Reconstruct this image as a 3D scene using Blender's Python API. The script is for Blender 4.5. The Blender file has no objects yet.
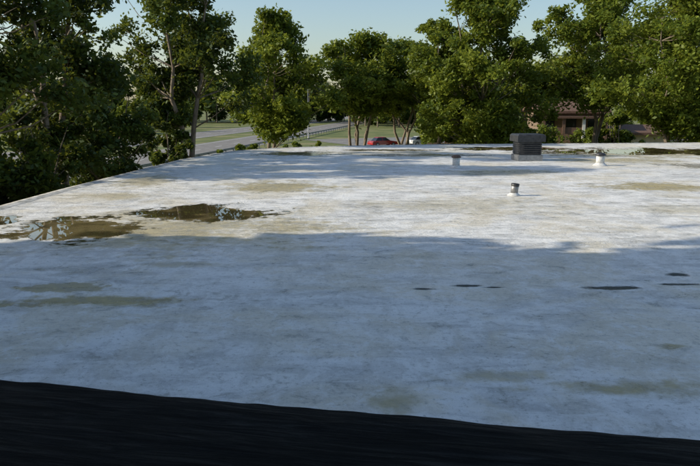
import bpy, bmesh, math, random
import numpy as np
from mathutils import Vector, noise as mnoise
scene=bpy.context.scene
RZ=4.0            # roof level
CAMZ=6.2

# ---------------------------------------------------------------- helpers
def link(o):
    scene.collection.objects.link(o); return o
def empty(name,loc=(0,0,0),rotz=0):
    o=bpy.data.objects.new(name,None); o.location=loc; o.rotation_euler=(0,0,rotz); o.empty_display_size=0.3
    return link(o)
def mesh_obj(name,verts,faces,mats=(),midx=None,smooth=False,parent=None,loc=(0,0,0)):
    me=bpy.data.meshes.new(name); me.from_pydata([tuple(v) for v in verts],[],faces)
    for m in mats: me.materials.append(m)
    if midx is not None: me.polygons.foreach_set('material_index',midx)
    if smooth: me.polygons.foreach_set('use_smooth',[True]*len(me.polygons))
    me.update()
    o=bpy.data.objects.new(name,me); o.location=loc; link(o)
    if parent: o.parent=parent
    return o
def box(name,c,s,mat,parent=None,bev=0.0,rotz=0):
    bm=bmesh.new(); bmesh.ops.create_cube(bm,size=1.0)
    for v in bm.verts: v.co=Vector((v.co.x*s[0],v.co.y*s[1],v.co.z*s[2]))
    if bev>0: bmesh.ops.bevel(bm,geom=bm.edges[:],offset=bev,segments=2,affect='EDGES')
    me=bpy.data.meshes.new(name); bm.to_mesh(me); bm.free(); me.materials.append(mat)
    o=bpy.data.objects.new(name,me); o.location=c; o.rotation_euler=(0,0,rotz); link(o)
    if parent: o.parent=parent
    return o
def lathe(name,prof,mat,parent=None,loc=(0,0,0),n=28,rot=(0,0,0)):
    V=[];F=[]
    for r,z in prof:
        for i in range(n):
            a=2*math.pi*i/n; V.append((r*math.cos(a),r*math.sin(a),z))
    for k in range(len(prof)-1):
        for i in range(n):
            j=(i+1)%n; F.append((k*n+i,k*n+j,(k+1)*n+j,(k+1)*n+i))
    F.append(tuple(range(n))[::-1]); F.append(tuple((len(prof)-1)*n+i for i in range(n)))
    o=mesh_obj(name,V,F,[mat],parent=parent,loc=loc); o.rotation_euler=rot
    for p in o.data.polygons:
        if len(p.vertices)==4: p.use_smooth=True
    return o

class NT:
    def __init__(s,name):
        s.m=bpy.data.materials.new(name); s.m.use_nodes=True
        s.t=s.m.node_tree; s.n=s.t.nodes; s.b=s.n['Principled BSDF']; s.out=s.n['Material Output']
    def new(s,t,**k):
        x=s.n.new(t)
        for a,v in k.items(): setattr(x,a,v)
        return x
    def lk(s,a,b): s.t.links.new(a,b)
    def put(s,sock,v):
        if isinstance(v,bpy.types.NodeSocket): s.lk(v,sock)
        else: sock.default_value=v
    def math(s,op,a,b=0.0,clamp=False):
        x=s.new('ShaderNodeMath',operation=op,use_clamp=clamp); s.put(x.inputs[0],a); s.put(x.inputs[1],b); return x.outputs[0]
    def coord(s,which='Object'):
        return s.new('ShaderNodeTexCoord').outputs[which]
    def mapping(s,v,loc=(0,0,0),sc=(1,1,1),rot=(0,0,0)):
        x=s.new('ShaderNodeMapping'); s.lk(v,x.inputs[0]); x.inputs[1].default_value=loc; x.inputs[2].default_value=rot; x.inputs[3].default_value=sc; return x.outputs[0]
    def noise(s,v,scale=1,detail=4,rough=.55,dist=0.0,out='Fac'):
        x=s.new('ShaderNodeTexNoise'); s.lk(v,x.inputs['Vector']); x.inputs['Scale'].default_value=scale
        x.inputs['Detail'].default_value=detail; x.inputs['Roughness'].default_value=rough; x.inputs['Distortion'].default_value=dist
        return x.outputs[out]
    def step(s,v,a,b,lo=0.0,hi=1.0):
        x=s.new('ShaderNodeMapRange',interpolation_type='SMOOTHSTEP'); s.lk(v,x.inputs[0])
        x.inputs[1].default_value=a; x.inputs[2].default_value=b; x.inputs[3].default_value=lo; x.inputs[4].default_value=hi
        return x.outputs[0]
    def mix(s,f,a,b):
        x=s.new('ShaderNodeMix',data_type='RGBA'); s.put(x.inputs[0],f)
        for sk,v in ((x.inputs[6],a),(x.inputs[7],b)):
            if isinstance(v,tuple): sk.default_value=(v[0],v[1],v[2],1)
            else: s.lk(v,sk)
        return x.outputs[2]
    def bump(s,h,st=.3,dist=.02):
        x=s.new('ShaderNodeBump'); s.put(x.inputs['Strength'],st); x.inputs['Distance'].default_value=dist; s.lk(h,x.inputs['Height'])
        s.lk(x.outputs[0],s.b.inputs['Normal'])

def simple(name,c1,c2,scale=3,rough=.7,metal=0.0,bump=.2,sc=(1,1,1),bd=.01):
    t=NT(name); v=t.mapping(t.coord(),sc=sc); n=t.noise(v,scale,6,.6)
    t.lk(t.mix(t.step(n,.3,.7),c1,c2),t.b.inputs['Base Color'])
    t.b.inputs['Roughness'].default_value=rough; t.b.inputs['Metallic'].default_value=metal
    t.bump(n,bump,bd); return t.m

# ---------------------------------------------------------------- roof coating
def roof_material():
    t=NT('silver_white_roof_coating'); P=t.coord()
    warp=t.noise(P,1.1,3,.6)
    warpf=t.noise(P,5.5,5,.65)
    low=t.math('MULTIPLY',t.math('SUBTRACT',warp,.5),2.4)
    nz=t.math('ADD',t.math('MULTIPLY',t.math('SUBTRACT',warp,.5),1.8),t.math('MULTIPLY',t.math('SUBTRACT',warpf,.5),1.7))
    nzw=t.math('ADD',low,t.math('MULTIPLY',t.math('SUBTRACT',warpf,.5),1.1))
    def ell(cx,cy,rx,ry,rot=0.0,a=1.0,k=1.0,soft=.35,n=None):
        v=t.mapping(P,loc=(-cx/rx,-cy/ry,0),sc=(1/rx,1/ry,0))
        L=t.new('ShaderNodeVectorMath',operation='LENGTH'); t.lk(v,L.inputs[0])
        d=t.math('ADD',L.outputs['Value'],t.math('MULTIPLY',n or nz,k))
        return t.step(d,1.0,1.0-soft,0.0,a)
    def union(l):
        r=l[0]
        for x in l[1:]: r=t.math('MAXIMUM',r,x)
        return r
    wet=union([ell(-5.0,12.1,1.35,1.35,k=.9,soft=.14,n=nzw),ell(-3.0,13.9,1.35,1.15,k=.9,soft=.14,n=nzw),ell(-7.0,13.0,.7,1.0,k=.8,soft=.2,n=nzw),
               ell(14.6,33.0,6.0,2.6,soft=.2,n=nzw),ell(8.5,35.0,3.0,1.6,soft=.2,n=nzw),ell(2.0,34,3.2,.8,soft=.3,a=.8),
               ell(-2.4,31.5,2.0,1.6,soft=.3,a=.8),ell(18,27,3,.7,a=.6),ell(3.5,30.5,3,1.0,a=.5),ell(14,25,2.4,1.2,a=.5)])
    stain=union([ell(-3.4,12.2,4.2,2.7,a=.85,soft=.8),ell(-1.95,18.6,2.1,1.8,a=.95,soft=.6),ell(8.3,18.6,2.1,1.2,a=1,soft=.5),ell(5.2,22.5,3.2,1.4,a=.75,soft=.8),ell(-3.55,8.05,.75,.22,a=.9),
                 ell(-3.1,7.5,1.4,.25,a=1,soft=.6),ell(-4.2,7.35,1.0,.25,a=.9),ell(-2.4,9.3,.8,.25,a=.6,soft=.7),ell(2.1,5.05,.9,.24,a=.95,soft=.8),
                 ell(.32,4.75,.3,.3,a=.85,soft=.9),ell(3.0,6.0,.19,.12,a=1,soft=.6),ell(10.5,27.5,3.6,2.0,a=.8,soft=.7),ell(14.6,32,9,4.2,a=.75,soft=.6),ell(2,32,6,2.6,a=.6,soft=.8),
                 ell(1.3,5.3,.6,.18,a=.7,soft=.8),ell(-6.0,20,1.0,1.8,a=.7),ell(-5.8,16.5,1.4,1.0,a=.65,soft=.8),ell(2.5,15,3.8,1.6,a=.55,soft=.9),ell(7.5,14.5,2.2,1.0,a=.45,soft=.9),ell(1.0,9.9,1.5,.35,a=.3,soft=.9)])
    dark=union([ell(.92,8.0,.2,.055,k=.8,soft=.6),ell(1.45,8.15,.22,.06,k=.8,soft=.6),ell(1.78,8.08,.18,.045,k=.8,soft=.6),
                ell(3.2,8.05,.36,.1,k=.8,soft=.5),ell(4.3,8.72,.17,.12,k=.8,soft=.5),ell(4.12,8.22,.3,.06,k=.8,soft=.6)])
    big=t.noise(P,.5,4,.62,.6)
    streak=t.noise(t.mapping(P,sc=(.55,1.6,1),rot=(0,0,.35)),1.5,7,.70,.8)
    streak2=t.noise(t.mapping(P,sc=(1.7,.5,1),rot=(0,0,.5)),1.3,6,.70,.5)
    mid=t.noise(P,3.6,7,.76,.5)
    fine=t.noise(P,17,5,.8)
    vfine=t.noise(P,75,3,.8)
    c=t.mix(t.step(streak,.37,.58),(.62,.615,.60),(.92,.91,.88))
    c=t.mix(t.step(streak2,.48,.62,0,.6),c,(.62,.60,.56))
    c=t.mix(t.step(big,.44,.62,0,.6),c,(.78,.69,.51))
    c=t.mix(t.step(mid,.50,.62,0,.7),c,(.93,.92,.89))
    c=t.mix(t.step(mid,.46,.33,0,.75),c,(.42,.41,.37))
    c=t.mix(t.step(fine,.54,.64,0,.6),c,(.36,.35,.31))
    c=t.mix(t.step(fine,.45,.35,0,.6),c,(.94,.93,.91))
    c=t.mix(t.step(vfine,.56,.70,0,.45),c,(.28,.27,.25))
    sm=t.math('MULTIPLY',stain,t.step(mid,.25,.6,.45,1.0))
    c=t.mix(sm,c,t.mix(t.step(mid,.35,.65),(.30,.24,.09),(.56,.465,.24)))
    c=t.mix(wet,c,t.mix(t.step(warp,.4,.6),(.06,.048,.022),(.20,.155,.07)))
    c=t.mix(dark,c,(.016,.020,.026))
    t.lk(c,t.b.inputs['Base Color'])
    r=t.step(streak,.35,.65,.30,.52)
    r=t.math('ADD',r,t.step(mid,.3,.7,-.08,.10))
    r=t.math('SUBTRACT',r,t.math('MULTIPLY',sm,.14))
    r=t.math('MULTIPLY',r,t.math('SUBTRACT',1.0,t.math('MULTIPLY',wet,.97)))
    r=t.math('MULTIPLY',r,t.math('SUBTRACT',1.0,t.math('MULTIPLY',dark,.5)))
    t.lk(r,t.b.inputs['Roughness']); t.b.inputs['IOR'].default_value=1.48
    h=t.math('ADD',t.math('MULTIPLY',streak,.8),t.math('ADD',t.math('MULTIPLY',mid,1.0),t.math('MULTIPLY',fine,.45)))
    h=t.math('MULTIPLY',t.math('SUBTRACT',h,t.math('MULTIPLY',dark,1.2)),t.math('SUBTRACT',1.0,wet))
    t.bump(h,t.math('MULTIPLY',t.math('SUBTRACT',1.0,wet),.8),.045)
    return t.m

def membrane_material():
    t=NT('black_roof_membrane'); P=t.coord()
    v=t.mapping(P,rot=(0,0,.19)); s1=t.noise(t.mapping(v,sc=(.6,7,7)),3,7,.7,.8); s2=t.noise(P,60,4,.7)
    c=t.mix(t.step(s1,.5,.75),(.004,.004,.004),(.016,.016,.016)); c=t.mix(t.step(s2,.62,.75,0,.6),c,(.05,.05,.048))
    t.lk(c,t.b.inputs['Base Color']); t.lk(t.step(s1,.3,.7,.9,.5),t.b.inputs['Roughness']); t.b.inputs['IOR'].default_value=1.2
    t.bump(t.math('ADD',s1,t.math('MULTIPLY',s2,.2)),1.0,.06); return t.m

def leaf_material(name,dk,md,lt,trans=.3):
    t=NT(name); at=t.new('ShaderNodeAttribute',attribute_name='tint')
    r=t.new('ShaderNodeValToRGB'); e=r.color_ramp.elements
    e[0].color=(*dk,1); e[1].color=(*lt,1); x=e.new(.5); x.color=(*md,1); t.lk(at.outputs['Fac'],r.inputs[0])
    t.lk(r.outputs[0],t.b.inputs['Base Color']); t.b.inputs['Roughness'].default_value=.5; t.b.inputs['IOR'].default_value=1.35
    tr=t.new('ShaderNodeBsdfTranslucent'); t.lk(t.mix(.5,r.outputs[0],(.30,.32,.035)),tr.inputs[0])
    m=t.new('ShaderNodeMixShader'); m.inputs[0].default_value=trans; t.lk(t.b.outputs[0],m.inputs[1]); t.lk(tr.outputs[0],m.inputs[2])
    t.lk(m.outputs[0],t.out.inputs[0]); return t.m
LEAF=leaf_material('leaves_green',(.05,.085,.010),(.13,.18,.022),(.24,.28,.036),.42)
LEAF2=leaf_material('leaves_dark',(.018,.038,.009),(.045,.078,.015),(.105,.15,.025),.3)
BARK=simple('bark',(.12,.09,.065),(.28,.225,.165),9,.9,bump=.6,sc=(1,1,.25),bd=.03)
ROOF=roof_material(); BLACK=membrane_material()
METAL=simple('galvanised_metal',(.22,.22,.22),(.36,.36,.36),8,.5,.6)
DARKM=simple('dark_sheet_metal',(.03,.031,.033),(.07,.07,.072),7,.5,.4)
WHITEP=simple('coated_pipe_boot',(.50,.50,.48),(.72,.72,.70),12,.6)
EDGEM=simple('coated_roof_edge',(.26,.25,.22),(.62,.61,.58),5,.7,bump=.5,bd=.03)
RUST=simple('rusty_cap',(.07,.045,.035),(.17,.11,.08),14,.75)

# ---------------------------------------------------------------- trees
def tube(V,F,pts,r0,r1,n=7):
    base=len(V); m=len(pts)
    for k,p in enumerate(pts):
        d=(pts[min(k+1,m-1)]-pts[max(k-1,0)]); d=d.normalized() if d.length>1e-6 else Vector((0,0,1))
        a=d.orthogonal().normalized(); b=d.cross(a); f=k/(m-1); r=r0*(1-f)+r1*f
        for i in range(n):
            an=2*math.pi*i/n; V.append(p+(a*math.cos(an)+b*math.sin(an))*r)
    for k in range(m-1):
        for i in range(n):
            j=(i+1)%n; F.append((base+k*n+i,base+k*n+j,base+(k+1)*n+j,base+(k+1)*n+i))
def leaf_quads(C,size,rng,upbias=.35):
    n=len(C); nrm=rng.normal(size=(n,3)); nrm[:,2]=np.abs(nrm[:,2])+upbias; nrm/=np.linalg.norm(nrm,axis=1)[:,None]
    a=np.cross(nrm,rng.normal(size=(n,3))); a/=np.linalg.norm(a,axis=1)[:,None]+1e-9; b=np.cross(nrm,a)
    s=size*rng.uniform(.6,1.35,size=(n,1)); L=a*s; W=b*s*.55
    Q=np.stack([C-L,C+W-L*.1,C+L,C-W-L*.1],axis=1); return Q.reshape(-1,3)
def build_plant(name,loc,Vw,Fw,Q,tint,leafmat,parent=None):
    nw=len(Vw); nl=len(Q)//4
    Vall=np.concatenate([np.array([tuple(v) for v in Vw],dtype=np.float32).reshape(-1,3),Q.astype(np.float32)])
    me=bpy.data.meshes.new(name); me.vertices.add(len(Vall)); me.vertices.foreach_set('co',Vall.ravel())
    fw=np.array(Fw,dtype=np.int32).reshape(-1,4); fl=(np.arange(nl*4,dtype=np.int32)+nw).reshape(-1,4)
    Fa=np.concatenate([fw,fl]); nf=len(Fa); me.loops.add(nf*4); me.loops.foreach_set('vertex_index',Fa.ravel())
    me.polygons.add(nf); me.polygons.foreach_set('loop_start',np.arange(nf,dtype=np.int32)*4)
    try: me.polygons.foreach_set('loop_total',np.full(nf,4,dtype=np.int32))
    except Exception: pass
    me.materials.append(BARK); me.materials.append(leafmat)
    me.polygons.foreach_set('material_index',np.concatenate([np.zeros(len(fw),np.int32),np.ones(nl,np.int32)]))
    me.polygons.foreach_set('use_smooth',np.concatenate([np.ones(len(fw),bool),np.zeros(nl,bool)]))
    at=me.attributes.new('tint','FLOAT','POINT')
    at.data.foreach_set('value',np.concatenate([np.zeros(nw),np.repeat(tint,4)]).astype(np.float32))
    me.update(calc_edges=True); me.validate()
    o=bpy.data.objects.new(name,me); o.location=loc; link(o)
    return o
def make_tree(name,x,y,h,r,base=.25,seed=1,nclump=70,nleaf=24000,leaf=.16,stems=3,mat=None,lean=(0,0),clump=.13,wide=.45,trunk_r=None,sq=(1,1),gap=-.12):
    rng=np.random.default_rng(seed); rd=random.Random(seed)
    Vw=[];Fw=[]; stemP=[]
    tr=trunk_r or h*.014
    for s in range(stems):
        az=2*math.pi*(s+rd.random()*.6)/stems; out=r*rd.uniform(.2,.5) if stems>1 else r*.08
        p0=Vector((math.cos(az),math.sin(az),0))*(tr*.9 if stems>1 else 0); pts=[]
        top=h*rd.uniform(.8,.93); wob=[Vector((rd.gauss(0,1),rd.gauss(0,1),0))*r*.045 for _ in range(9)]
        for k in range(9):
            f=k/8; pts.append(p0+Vector((math.cos(az)*out*f**1.2+lean[0]*f,math.sin(az)*out*f**1.2+lean[1]*f,top*f-.2*(k==0)))+wob[k]*(f>0))
        tube(Vw,Fw,pts,tr*(1.0 if stems>1 else 1.5),tr*.12,8); stemP+= [(p,tr*(1-.85*i/8)) for i,p in enumerate(pts) if i>0]
    ph=[rd.uniform(0,6.28) for _ in range(4)]
    C=[];Rr=[]
    tries=0
    while len(C)<nclump and tries<nclump*30:
        tries+=1
        s=rd.random(); az=rd.uniform(0,2*math.pi)
        prof=(math.sin(math.pi*min(1,max(0,s))**(math.log(.5)/math.log(wide))))**.55 if 0<s<1 else 0
        lob=1+.26*math.sin(2*az+ph[0]+4*s)+.22*math.sin(3*az+ph[1]-7*s)+.15*math.sin(5*az+ph[2]+11*s)
        rr=r*prof*lob*rd.random()**.45
        z=h*(base+(1-base)*s)*(1-.03*rd.random())
        p=Vector((math.cos(az)*rr*sq[0]+lean[0]*z/h,math.sin(az)*rr*sq[1]+lean[1]*z/h,z))
        if mnoise.noise(p*(.45)+Vector((seed*7.1,0,0)))<gap: continue
        C.append(p); Rr.append(r*clump*rd.uniform(.6,1.7)*(1-.25*s))
    for p,rc in zip(C,Rr):
        best=min(stemP,key=lambda q:(q[0]-(p-Vector((0,0,.45*math.hypot(p.x-q[0].x,p.y-q[0].y)+.4)))).length)
        q,qr=best; mid=(q+p)*.5+Vector((rd.gauss(0,.12),rd.gauss(0,.12),-.05*(p-q).length))*1.0
        pts=[q,q.lerp(mid,.6),mid,mid.lerp(p,.6)+Vector((0,0,.05)),p]
        tube(Vw,Fw,pts,min(qr*.4,.008*h*.5),.010,4)
    w=np.array([rc**1.8 for rc in Rr]); w/=w.sum(); idx=rng.choice(len(C),size=nleaf,p=w)
    Ca=np.array([tuple(c) for c in C]); Ra=np.array(Rr)
    K=8; sub=rng.normal(size=(len(C),K,3)); sub/=np.linalg.norm(sub,axis=2)[:,:,None]; sub*=rng.uniform(.4,1.7,size=(len(C),K,1)); sub[:,:,2]*=.6
    k=rng.integers(0,K,size=nleaf); off=rng.normal(size=(nleaf,3))*.36
    P=Ca[idx]+(sub[idx,k]+off)*Ra[idx][:,None]
    tint=np.clip(rng.normal(.5,.2,len(C))[idx]+rng.normal(0,.18,nleaf),0,1)
    return build_plant(name,(x,y,0),Vw,Fw,leaf_quads(P,leaf,rng),tint,mat or LEAF)

# left, close to the roof edge (mostly seen from their shaded side)
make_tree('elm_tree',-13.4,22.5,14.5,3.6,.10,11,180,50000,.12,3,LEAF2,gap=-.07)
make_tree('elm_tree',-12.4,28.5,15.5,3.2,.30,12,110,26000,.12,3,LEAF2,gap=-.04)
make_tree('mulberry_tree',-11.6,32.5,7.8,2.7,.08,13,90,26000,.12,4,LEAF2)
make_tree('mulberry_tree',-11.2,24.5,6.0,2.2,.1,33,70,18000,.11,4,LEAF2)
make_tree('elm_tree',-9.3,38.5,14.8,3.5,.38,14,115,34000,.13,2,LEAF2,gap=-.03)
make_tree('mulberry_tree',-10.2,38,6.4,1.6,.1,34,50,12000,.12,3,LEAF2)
make_tree('locust_tree',-5.6,52,12.8,3.7,.34,15,120,32000,.15,2,LEAF,gap=-.02)
# centre
make_tree('locust_tree',.8,58,11.8,4.5,.50,16,120,29000,.16,5,LEAF,gap=0)
make_tree('locust_tree',4.9,63,11.8,4.0,.48,17,90,22000,.16,4,LEAF,gap=-.05)
make_tree('locust_tree',9.6,51,14.6,4.0,.14,18,190,54000,.15,3,LEAF,gap=-.06)
make_tree('locust_tree',7.2,56,12.8,3.2,.38,19,90,24000,.15,2,LEAF)
make_tree('ash_tree',15.8,62,11,2.8,.26,20,80,18000,.16,2,LEAF)
make_tree('ash_tree',20.2,57,15.6,4.8,.42,21,170,44000,.16,2,LEAF,gap=-.04)
make_tree('ash_tree',22.8,48,13.6,4.8,.38,22,180,50000,.14,2,LEAF,gap=-.06)
make_tree('ash_tree',27.5,49,15,5.0,.14,23,170,46000,.15,3,LEAF)
make_tree('lilac_shrub',26.0,67,6.4,2.0,.05,35,50,13000,.15,5,LEAF)
# tall row beside the building, throws the long shadow over the near roof
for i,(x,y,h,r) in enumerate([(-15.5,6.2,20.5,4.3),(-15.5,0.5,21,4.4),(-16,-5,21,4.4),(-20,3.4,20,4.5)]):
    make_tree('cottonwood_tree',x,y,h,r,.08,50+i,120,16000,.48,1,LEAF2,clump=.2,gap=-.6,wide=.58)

def tree_mass(name,rows,seed,n,leaf,mat,xr,yr,zf):
    rng=np.random.default_rng(seed); rd=random.Random(seed); C=[];R=[];Vw=[];Fw=[]
    for i in range(rows):
        x=rd.uniform(*xr); y=rd.uniform(*yr); h=zf*rd.uniform(.6,1.15); w=h*rd.uniform(.28,.42)
        tube(Vw,Fw,[Vector((x,y,-.2)),Vector((x,y,h*.4)),Vector((x+.3,y,h*.8))],h*.02,h*.005,5)
        for k in range(16):
            a=rd.uniform(0,6.28); s=rd.random(); q=w*math.sin(math.pi*(.12+.8*s))*rd.random()**.5
            C.append((x+q*math.cos(a),y+q*math.sin(a),h*(.12+.86*s))); R.append(w*rd.uniform(.22,.42))
    C=np.array(C);R=np.array(R); idx=rng.integers(0,len(C),size=n)
    d=rng.normal(size=(n,3)); d/=np.linalg.norm(d,axis=1)[:,None]; d*=rng.uniform(.4,1.05,size=(n,1)); 
    P=C[idx]+d*R[idx][:,None]; tint=np.clip(rng.normal(.5,.15,len(C))[idx]+rng.normal(0,.15,n),0,1)
    return build_plant(name,(0,0,0),Vw,Fw,leaf_quads(P,leaf,rng),tint,mat)
tree_mass('distant_trees',22,71,42000,.36,LEAF,(28,75),(94,116),11)
tree_mass('distant_trees',8,75,18000,.32,LEAF,(12,20),(100,112),9)
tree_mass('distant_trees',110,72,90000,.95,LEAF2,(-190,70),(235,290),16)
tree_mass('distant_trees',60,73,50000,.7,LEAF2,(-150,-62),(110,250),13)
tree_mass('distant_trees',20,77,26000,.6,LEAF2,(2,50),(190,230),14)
tree_mass('distant_trees',14,74,20000,.35,LEAF,(-52,-42),(95,200),6.5)
tree_mass('shrubs',18,76,22000,.16,LEAF,(13,27),(67,70),3.8)
tree_mass('shrubs',16,78,16000,.2,LEAF,(-14,-2),(70,80),1.8)

# ---------------------------------------------------------------- ground, roads
def ground_mat():
    t=NT('grass'); P=t.coord(); n=t.noise(P,.12,6,.6); f=t.noise(P,4,5,.7)
    c=t.mix(t.step(n,.35,.65),(.08,.11,.02),(.16,.17,.045)); c=t.mix(t.step(f,.5,.75,0,.5),c,(.20,.19,.07))
    c=t.mix(t.step(n,.52,.68,0,.7),c,(.26,.21,.11))
    t.lk(c,t.b.inputs['Base Color']); t.b.inputs['Roughness'].default_value=.9; t.bump(f,.6,.08); return t.m
G=ground_mat()
N=60; V=[];F=[]
for j in range(N+1):
    for i in range(N+1):
        x=-2500+5000*i/N; y=-1500+5000*j/N; d=math.hypot(x,y); V.append((x,y,-.02 if d<420 else -.02+min(6,(d-420)*.004)))
for j in range(N):
    for i in range(N): a=j*(N+1)+i; F.append((a,a+1,a+N+2,a+N+1))
mesh_obj('ground',V,F,[G])
ASPH=simple('asphalt',(.07,.07,.07),(.12,.118,.112),1.5,.85,bump=.2)
CONC=simple('concrete_pavement',(.15,.14,.13),(.24,.225,.205),.8,.85)
PAINT=simple('road_paint',(.6,.6,.58),(.8,.8,.78),5,.6)
def strip(name,p0,p1,w,z,mat,parent=None,th=0):
    a=Vector((*p0,0));b=Vector((*p1,0));d=(b-a).normalized();n=Vector((-d.y,d.x,0))*w/2
    v=[a-n,b-n,b+n,a+n]
    if th:
        vv=[(q.x,q.y,z) for q in v]+[(q.x,q.y,z+th) for q in v]
        return mesh_obj(name,vv,[(4,5,6,7),(0,1,5,4),(1,2,6,5),(2,3,7,6),(3,0,4,7)],[mat],parent=parent)
    return mesh_obj(name,[(q.x,q.y,z) for q in v],[(0,1,2,3)],[mat],parent=parent)
def off(p,d,o):
    n=Vector((-d[1],d[0])); return (p[0]+n.x*o,p[1]+n.y*o)
d=Vector((21,139)).normalized(); p0=(-24-d.x*150,78-d.y*150); p1=(-24+d.x*420,78+d.y*420)
hw=empty('highway')
for o in (0,18):
    strip('carriageway',off(p0,d,o),off(p1,d,o),11,.004,CONC,hw)
    for e in (-4.6,4.6): strip('edge_line',off(p0,d,o+e),off(p1,d,o+e),.15,.008,PAINT,hw)
    for k in range(56):
        s=40+k*9; a=(p0[0]+d.x*s,p0[1]+d.y*s); b=(a[0]+d.x*3,a[1]+d.y*3)
        strip('lane_dash',off(a,d,o),off(b,d,o),.14,.008,PAINT,hw)
gr=empty('guard_rail')
s0=off((p0[0]+d.x*120,p0[1]+d.y*120),d,-7); s1=off((p0[0]+d.x*420,p0[1]+d.y*420),d,-7)
strip('rail',s0,s1,.08,.5,METAL,gr,th=.3)
for k in range(100):
    q=(s0[0]+d.x*3*k+.15,s0[1]+d.y*3*k); box('post_%d'%k,(q[0],q[1],.35),(.12,.12,.7),METAL,gr)
st=empty('side_street')
a=(-12,92);b=(110,152); strip('street_surface',a,b,9,.012,ASPH,st)
dd=(Vector(b)-Vector(a)).normalized()
for e in (-5.2,5.2): strip('kerb_sidewalk',off(a,dd,e),off(b,dd,e),1.4,0,CONC,st,th=.13)
for k in range(30):
    q=(a[0]+dd.x*k*4.5,a[1]+dd.y*k*4.5); strip('centre_dash',q,(q[0]+dd.x*2,q[1]+dd.y*2),.12,.016,PAINT,st)
fr=empty('frontage_road')
fa=(-4,116);fb=(125,180); strip('road_surface',fa,fb,20,.006,CONC,fr)
for e in (-9.4,-.1,9.4): strip('road_line',off(fa,dd,e),off(fb,dd,e),.15,.012,PAINT,fr)

# ---------------------------------------------------------------- building we look over
bld=empty('flat_roof_building')
out=[(-9.2,-12),(-8.2,6),(-7.7,14.6),(-7.6,17.7),(-7.35,21.2),(-6.9,27.8),(-5.6,33.2),(-4.0,35.2),(-1.1,37),(4,38.5),(20.6,40.6),(36,42),(36,-12)]
mesh_obj('roof_surface',[(x,y,RZ) for x,y in out],[tuple(range(len(out)))[::-1]],[ROOF],parent=bld)
def brick(name,c1,c2,mo):
    B=NT(name); bt=B.new('ShaderNodeTexBrick'); B.lk(B.mapping(B.coord('Object'),rot=(math.radians(90),0,0)),bt.inputs[0])
    bt.inputs['Color1'].default_value=(*c1,1); bt.inputs['Color2'].default_value=(*c2,1); bt.inputs['Mortar'].default_value=(*mo,1); bt.inputs['Scale'].default_value=2.2
    B.lk(bt.outputs[0],B.b.inputs[0]); B.b.inputs['Roughness'].default_value=.85; return B.m
BRICK=brick('brick_wall',(.26,.15,.10),(.20,.11,.075),(.30,.26,.21)); TBRICK=brick('brown_brick_wall',(.20,.13,.085),(.15,.10,.065),(.22,.18,.14))
n=len(out); V=[(x,y,-.1) for x,y in out]+[(x,y,RZ-.004) for x,y in out]
mesh_obj('walls',V,[(i,(i+1)%n,n+(i+1)%n,n+i) for i in range(n)],[BRICK],parent=bld)
cx,cy=14,15; V=[];F=[]; pts=[]
for i in range(1,11):
    a=Vector(out[i]);b=Vector(out[i+1])
    m=max(2,int((b-a).length/.3))
    for k in range(m): pts.append(a.lerp(b,k/m))
pts.append(Vector(out[11]))
for p in pts:
    inn=(Vector((cx,cy))-p).normalized(); w=mnoise.noise(Vector((p.x*1.7,p.y*1.7,0)))*.02; hh=.028+w*.8
    p=p+inn*(w*2)
    q=p+inn*.10; r_=p-inn*.03
    V+= [(q.x+inn.x*.16,q.y+inn.y*.16,RZ+.003),(q.x,q.y,RZ+hh),(r_.x,r_.y,RZ+hh*.8),(r_.x,r_.y,RZ-.16)]
for k in range(len(pts)-1):
    for j in range(3): a_=k*4+j; F.append((a_,a_+1,a_+5,a_+4))
mesh_obj('roof_edge_flashing',V,F,[EDGEM],parent=bld,smooth=True)
V=[];F=[]; nu=420
prof=[(-14,.5),(-5,.5),(-3,.5)]+[(-3+ .08*k,.5) for k in range(1,36)]+[(-.13,.495),(-.07,.48),(-.02,.45),(0,.40),(.01,.2),(.03,.06),(.10,.02),(.22,.004)]
e0=Vector((-9.0,5.50));ed=Vector((4.05,-.79)).normalized(); en=Vector((-ed.y,ed.x))
L=46
xs=[0,2,3.5]+[4.0+ (i*.028) for i in range(nu)]+[16,20,30,L]
for s in xs:
    c=-.05*math.sin((s-5)/8*math.pi) if 5<s<13 else 0
    wob=c+.02*mnoise.noise(Vector((s*1.3,0,3)))+.012*mnoise.noise(Vector((s*7,0,9)))
    for (o,z) in prof:
        p=e0+ed*s+en*(o+(wob if o>-1 else 0))
        zz=z
        if -3.2<o<.02 and z>.3: zz+=.014*mnoise.noise(Vector((s*.8,o*6,1)))+.010*mnoise.noise(Vector((s*2.5,o*22,5)))
        V.append((p.x,p.y,RZ+zz))
m=len(prof)
for i in range(len(xs)-1):
    for j in range(m-1): a_=i*m+j; F.append((a_,a_+m,a_+m+1,a_+1))
mesh_obj('upper_roof_membrane',V,F,[BLACK],smooth=True,parent=bld)

# ---------------------------------------------------------------- roof vents
def pipe_vent(name,x,y,r,h,cap,rot=(0,0,0),body=WHITEP,capm=None):
    e=empty(name,(x,y,RZ))
    lathe('flashing_boot',[(r*1.9,.004),(r*1.7,.02),(r*1.2,h*.18),(r*1.1,h*.24)],WHITEP,e)
    lathe('pipe',[(r,h*.16),(r,h*.95),(r*.85,h*.95)],body,e,rot=rot)
    if cap:
        lathe('rain_cap',[(r*.55,h*.9),(r*1.3,h*.93),(r*1.35,h*1.0),(r*.75,h*1.16),(r*.1,h*1.2)],capm or RUST,e,rot=rot)
    else:
        lathe('open_collar',[(r*1.08,h*.78),(r*1.12,h*.8),(r*1.12,h*1.0),(r*.9,h*1.0),(r*.85,h*.9)],DARKM,e,rot=rot)
    return e
pipe_vent('roof_pipe_vent',3.77,24.2,.13,.40,True)
pipe_vent('roof_pipe_vent',9.25,25.2,.15,.40,True,capm=DARKM)
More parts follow.
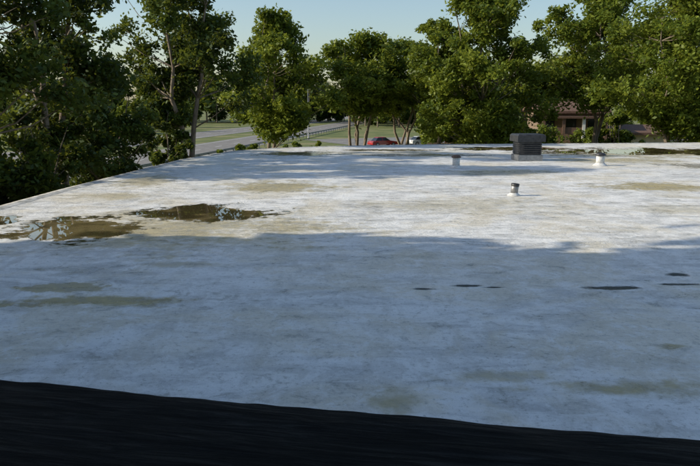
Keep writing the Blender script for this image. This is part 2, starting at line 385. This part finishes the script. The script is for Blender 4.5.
pipe_vent('roof_pipe_vent',4.05,16.7,.09,.30,False,(0,.10,0),METAL)
ev=empty('roof_exhaust_vent',(7.17,27.7,RZ),.06)
box('curb',(0,0,.12),(1.0,1.0,.24),METAL,ev,.02)
box('housing',(0,0,.5),(.9,.9,.52),DARKM,ev,.02)
for k in range(5): 
    for sx,sy in ((0,-1),(0,1)): 
        o=box('louvre_%d'%k,(0,sy*.465,.32+k*.085),(.8,.06,.012),DARKM,ev); o.rotation_euler=(sy*-.6,0,0)
    for sx in (-1,1):
        o=box('louvre_side_%d'%k,(sx*.465,0,.32+k*.085),(.06,.8,.012),DARKM,ev); o.rotation_euler=(0,sx*.6,0)
V=[(-.56,-.56,.76),(.56,-.56,.76),(.56,.56,.76),(-.56,.56,.76),(-.56,-.56,1.0),(.56,-.56,1.0),(.56,.56,1.0),(-.56,.56,1.0),(-.5,-.5,1.06),(.5,-.5,1.06),(.5,.5,1.06),(-.5,.5,1.06)]
mesh_obj('hood',V,[(3,2,1,0),(0,1,5,4),(1,2,6,5),(2,3,7,6),(3,0,4,7),(4,5,9,8),(5,6,10,9),(6,7,11,10),(7,4,8,11),(8,9,10,11)],[DARKM],parent=ev)

# ---------------------------------------------------------------- house and garage
ROOFB=simple('brown_shingles',(.10,.055,.035),(.16,.09,.06),6,.85); TAN=simple('tan_siding',(.42,.33,.20),(.55,.44,.28),2,.8)
t=NT('window_glass'); t.b.inputs['Base Color'].default_value=(.02,.025,.03,1); t.b.inputs['Roughness'].default_value=.08; GLASS=t.m
TRIM=simple('white_trim',(.6,.58,.53),(.78,.76,.7),4,.6); BTRIM=simple('brown_trim',(.14,.08,.05),(.2,.12,.08),4,.7)
def house(name,x,y,w,dp,h,rz,wall,roofh,rot=0,win=4,storeys=2,trim=None):
    e=empty(name,(x,y,0),rot); trim=trim or TRIM
    box('walls',(0,0,h/2),(w,dp,h),wall,e)
    o=.6; V=[(-w/2-o,-dp/2-o,h+.0),(w/2+o,-dp/2-o,h),(w/2+o,dp/2+o,h),(-w/2-o,dp/2+o,h),(-w/2-o,0,h+roofh),(w/2+o,0,h+roofh)]
    V+=[(a,b,c+.25) for a,b,c in V]
    mesh_obj('roof',V,[(6,7,11,10),(8,9,10,11),(0,1,5,4)[::-1],(2,3,4,5)[::-1],(0,1,7,6),(2,3,9,8),(0,6,10,4),(3,4,10,9),(1,5,11,7),(2,8,11,5)],[ROOFB],parent=e)
    for s in range(storeys):
        for k in range(win):
            xx=-w/2+w*(k+.5)/win; zz=1.5+2.8*s
            box('window_frame',(xx,-dp/2-.02,zz),(1.3,.08,1.4),trim,e); box('window_pane',(xx,-dp/2-.045,zz),(1.1,.06,1.2),GLASS,e)
    return e
hs=house('brick_house',24.8,80,7.0,8,5.3,0,TBRICK,1.3,-.1,3,trim=BTRIM)
for xx,mt in ((-3.3,BTRIM),(-1.2,BTRIM),(.9,TRIM),(3.2,BTRIM)): box('porch_post',(xx,-6.1,2.4),(.3,.3,4.8),mt,hs)
box('porch_roof',(0,-5.3,4.9),(7.4,2.3,.22),ROOFB,hs); box('porch_railing',(0,-6.1,3.5),(6.4,.08,.7),BTRIM,hs); box('door',(0,-4.06,1.05),(1,.1,2.1),ROOFB,hs)
gs=house('tan_garage',32,78,6,6,3.0,0,TAN,.8,-.1,1,1)
box('garage_door',(1.4,-3.04,1.1),(2.6,.08,2.2),TRIM,gs)
fe=empty('wooden_fence'); WOOD=simple('fence_wood',(.20,.13,.08),(.32,.22,.14),5,.85,sc=(1,1,.2))
for k in range(34): box('picket',(9.5+k*.32,83+k*.01,.85),(.27,.03,1.7+.05*math.sin(k*3)),WOOD,fe)
for z in (.4,1.3): strip('fence_rail',(9.5,83.04),(20.1,83.38),.06,z,WOOD,fe,th=.09)

# ---------------------------------------------------------------- cars
TYRE=simple('tyre',(.012,.012,.012),(.025,.025,.025),8,.85); CHR=simple('hub_metal',(.4,.4,.4),(.55,.55,.55),6,.35,.8)
def car(name,x,y,rot,col):
    P=NT('car_paint'); P.b.inputs['Base Color'].default_value=(*col,1); P.b.inputs['Roughness'].default_value=.28; P.b.inputs['Coat Weight'].default_value=.5; P=P.m
    e=empty(name,(x,y,.012),rot)
    low=[(-2.2,.32),(-2.22,.62),(-2.1,.86),(-1.2,.93),(1.0,.92),(1.95,.78),(2.2,.6),(2.2,.32)]
    def extr(nm,prof,w0,w1,mat,zs):
        V=[]
        for sy in (-1,1):
            for (px,pz) in prof:
                f=(pz-zs[0])/(zs[1]-zs[0]); V.append((px,sy*(w0*(1-f)+w1*f)/2,pz))
        n=len(prof); F=[tuple(range(n)),tuple(range(n,2*n))[::-1]]+[(i,n+i,n+(i+1)%n,(i+1)%n) for i in range(n)]
        o=mesh_obj(nm,V,F,[mat],parent=e)
        b=o.modifiers.new('b','BEVEL'); b.width=.05; b.segments=3; return o
    extr('body',low,1.78,1.7,P,(.3,.95))
    extr('glasshouse',[(-1.65,.9),(-1.2,1.36),(.2,1.38),(.95,.9)],1.56,1.2,GLASS,(.9,1.38))
    extr('cabin_roof',[(-1.25,1.35),(-1.1,1.43),(.1,1.44),(.3,1.36)],1.26,1.12,P,(1.35,1.44))
    for px in (-.45,): 
        for sy in (-1,1): box('pillar',(px,sy*.70,1.13),(.08,.05,.46),P,e).rotation_euler=(sy*.38,0,0)
    for px in (-1.35,1.35):
        for sy in (-1,1):
            lathe('wheel',[(.2,-.1),(.31,-.1),(.33,-.06),(.33,.06),(.31,.1),(.2,.1)],TYRE,e,(px,sy*.8,.32),rot=(math.pi/2,0,0))
            lathe('hub',[(.19,-.02),(.19,.02)],CHR,e,(px,sy*.905,.32),rot=(math.pi/2,0,0))
    for sy in (-.6,.6):
        box('headlight',(2.17,sy,.64),(.08,.32,.12),TRIM,e,.02); box('tail_light',(-2.19,sy,.72),(.06,.3,.12),RUST,e,.02)
    return e
ang=math.atan2(dd.y,dd.x)
def on_street(s,o,rev,col):
    q=off((a0[0]+dd.x*s,a0[1]+dd.y*s),dd,o); car('parked_car',q[0],q[1],ang+(math.pi if rev else 0),col)
a0=(-12,92)
on_street(20.5,3.2,False,(.35,.012,.012)); on_street(27.5,3.3,False,(.6,.6,.58)); on_street(34.5,3.2,True,(.28,.02,.015))

def lamp(x,y,rot):
    e=empty('street_lamp',(x,y,0),rot)
    lathe('pole',[(.16,0),(.16,.4),(.09,.45),(.06,9)],METAL,e)
    V=[];F=[]; tube(V,F,[Vector((0,0,8.9)),Vector((.6,0,9.4)),Vector((1.6,0,9.6)),Vector((2.4,0,9.6))],.05,.04,8); mesh_obj('arm',V,F,[METAL],parent=e)
    box('lamp_head',(2.6,0,9.56),(.7,.28,.14),METAL,e,.04)
for s in (200,250,300): 
    q=off((p0[0]+d.x*s,p0[1]+d.y*s),d,-9); lamp(q[0],q[1],math.pi*.95)

# ---------------------------------------------------------------- light
EL=math.radians(27); H=Vector((-1,-.06)).normalized()
S=Vector((H.x*math.cos(EL),H.y*math.cos(EL),math.sin(EL)))
sd=bpy.data.lights.new('sun','SUN'); sd.energy=5; sd.angle=math.radians(.5); sd.color=(1,.92,.76)
so=bpy.data.objects.new('sun',sd); link(so); so.rotation_euler=(-S).to_track_quat('-Z','Y').to_euler(); so.location=(-40,0,40)
w=bpy.data.worlds.new('World'); scene.world=w; w.use_nodes=True; nt=w.node_tree
sky=nt.nodes.new('ShaderNodeTexSky'); sky.sky_type='NISHITA'; sky.sun_disc=False; sky.sun_elevation=EL; sky.sun_rotation=math.atan2(H.x,H.y)
sky.dust_density=1.2; sky.ozone_density=2.2; sky.air_density=1.15
bg=nt.nodes['Background']; nt.links.new(sky.outputs[0],bg.inputs[0]); bg.inputs[1].default_value=.15
# ---------------------------------------------------------------- camera
cd=bpy.data.cameras.new('camera'); cd.sensor_width=36; cd.lens=36*680/700; cd.clip_end=6000; cd.clip_start=.05
co=bpy.data.objects.new('camera',cd); link(co); co.location=(0,0,CAMZ); co.rotation_euler=(math.radians(90-10.66),0,0); scene.camera=co
scene.view_settings.view_transform='Standard'; scene.view_settings.look='None'; scene.view_settings.exposure=0
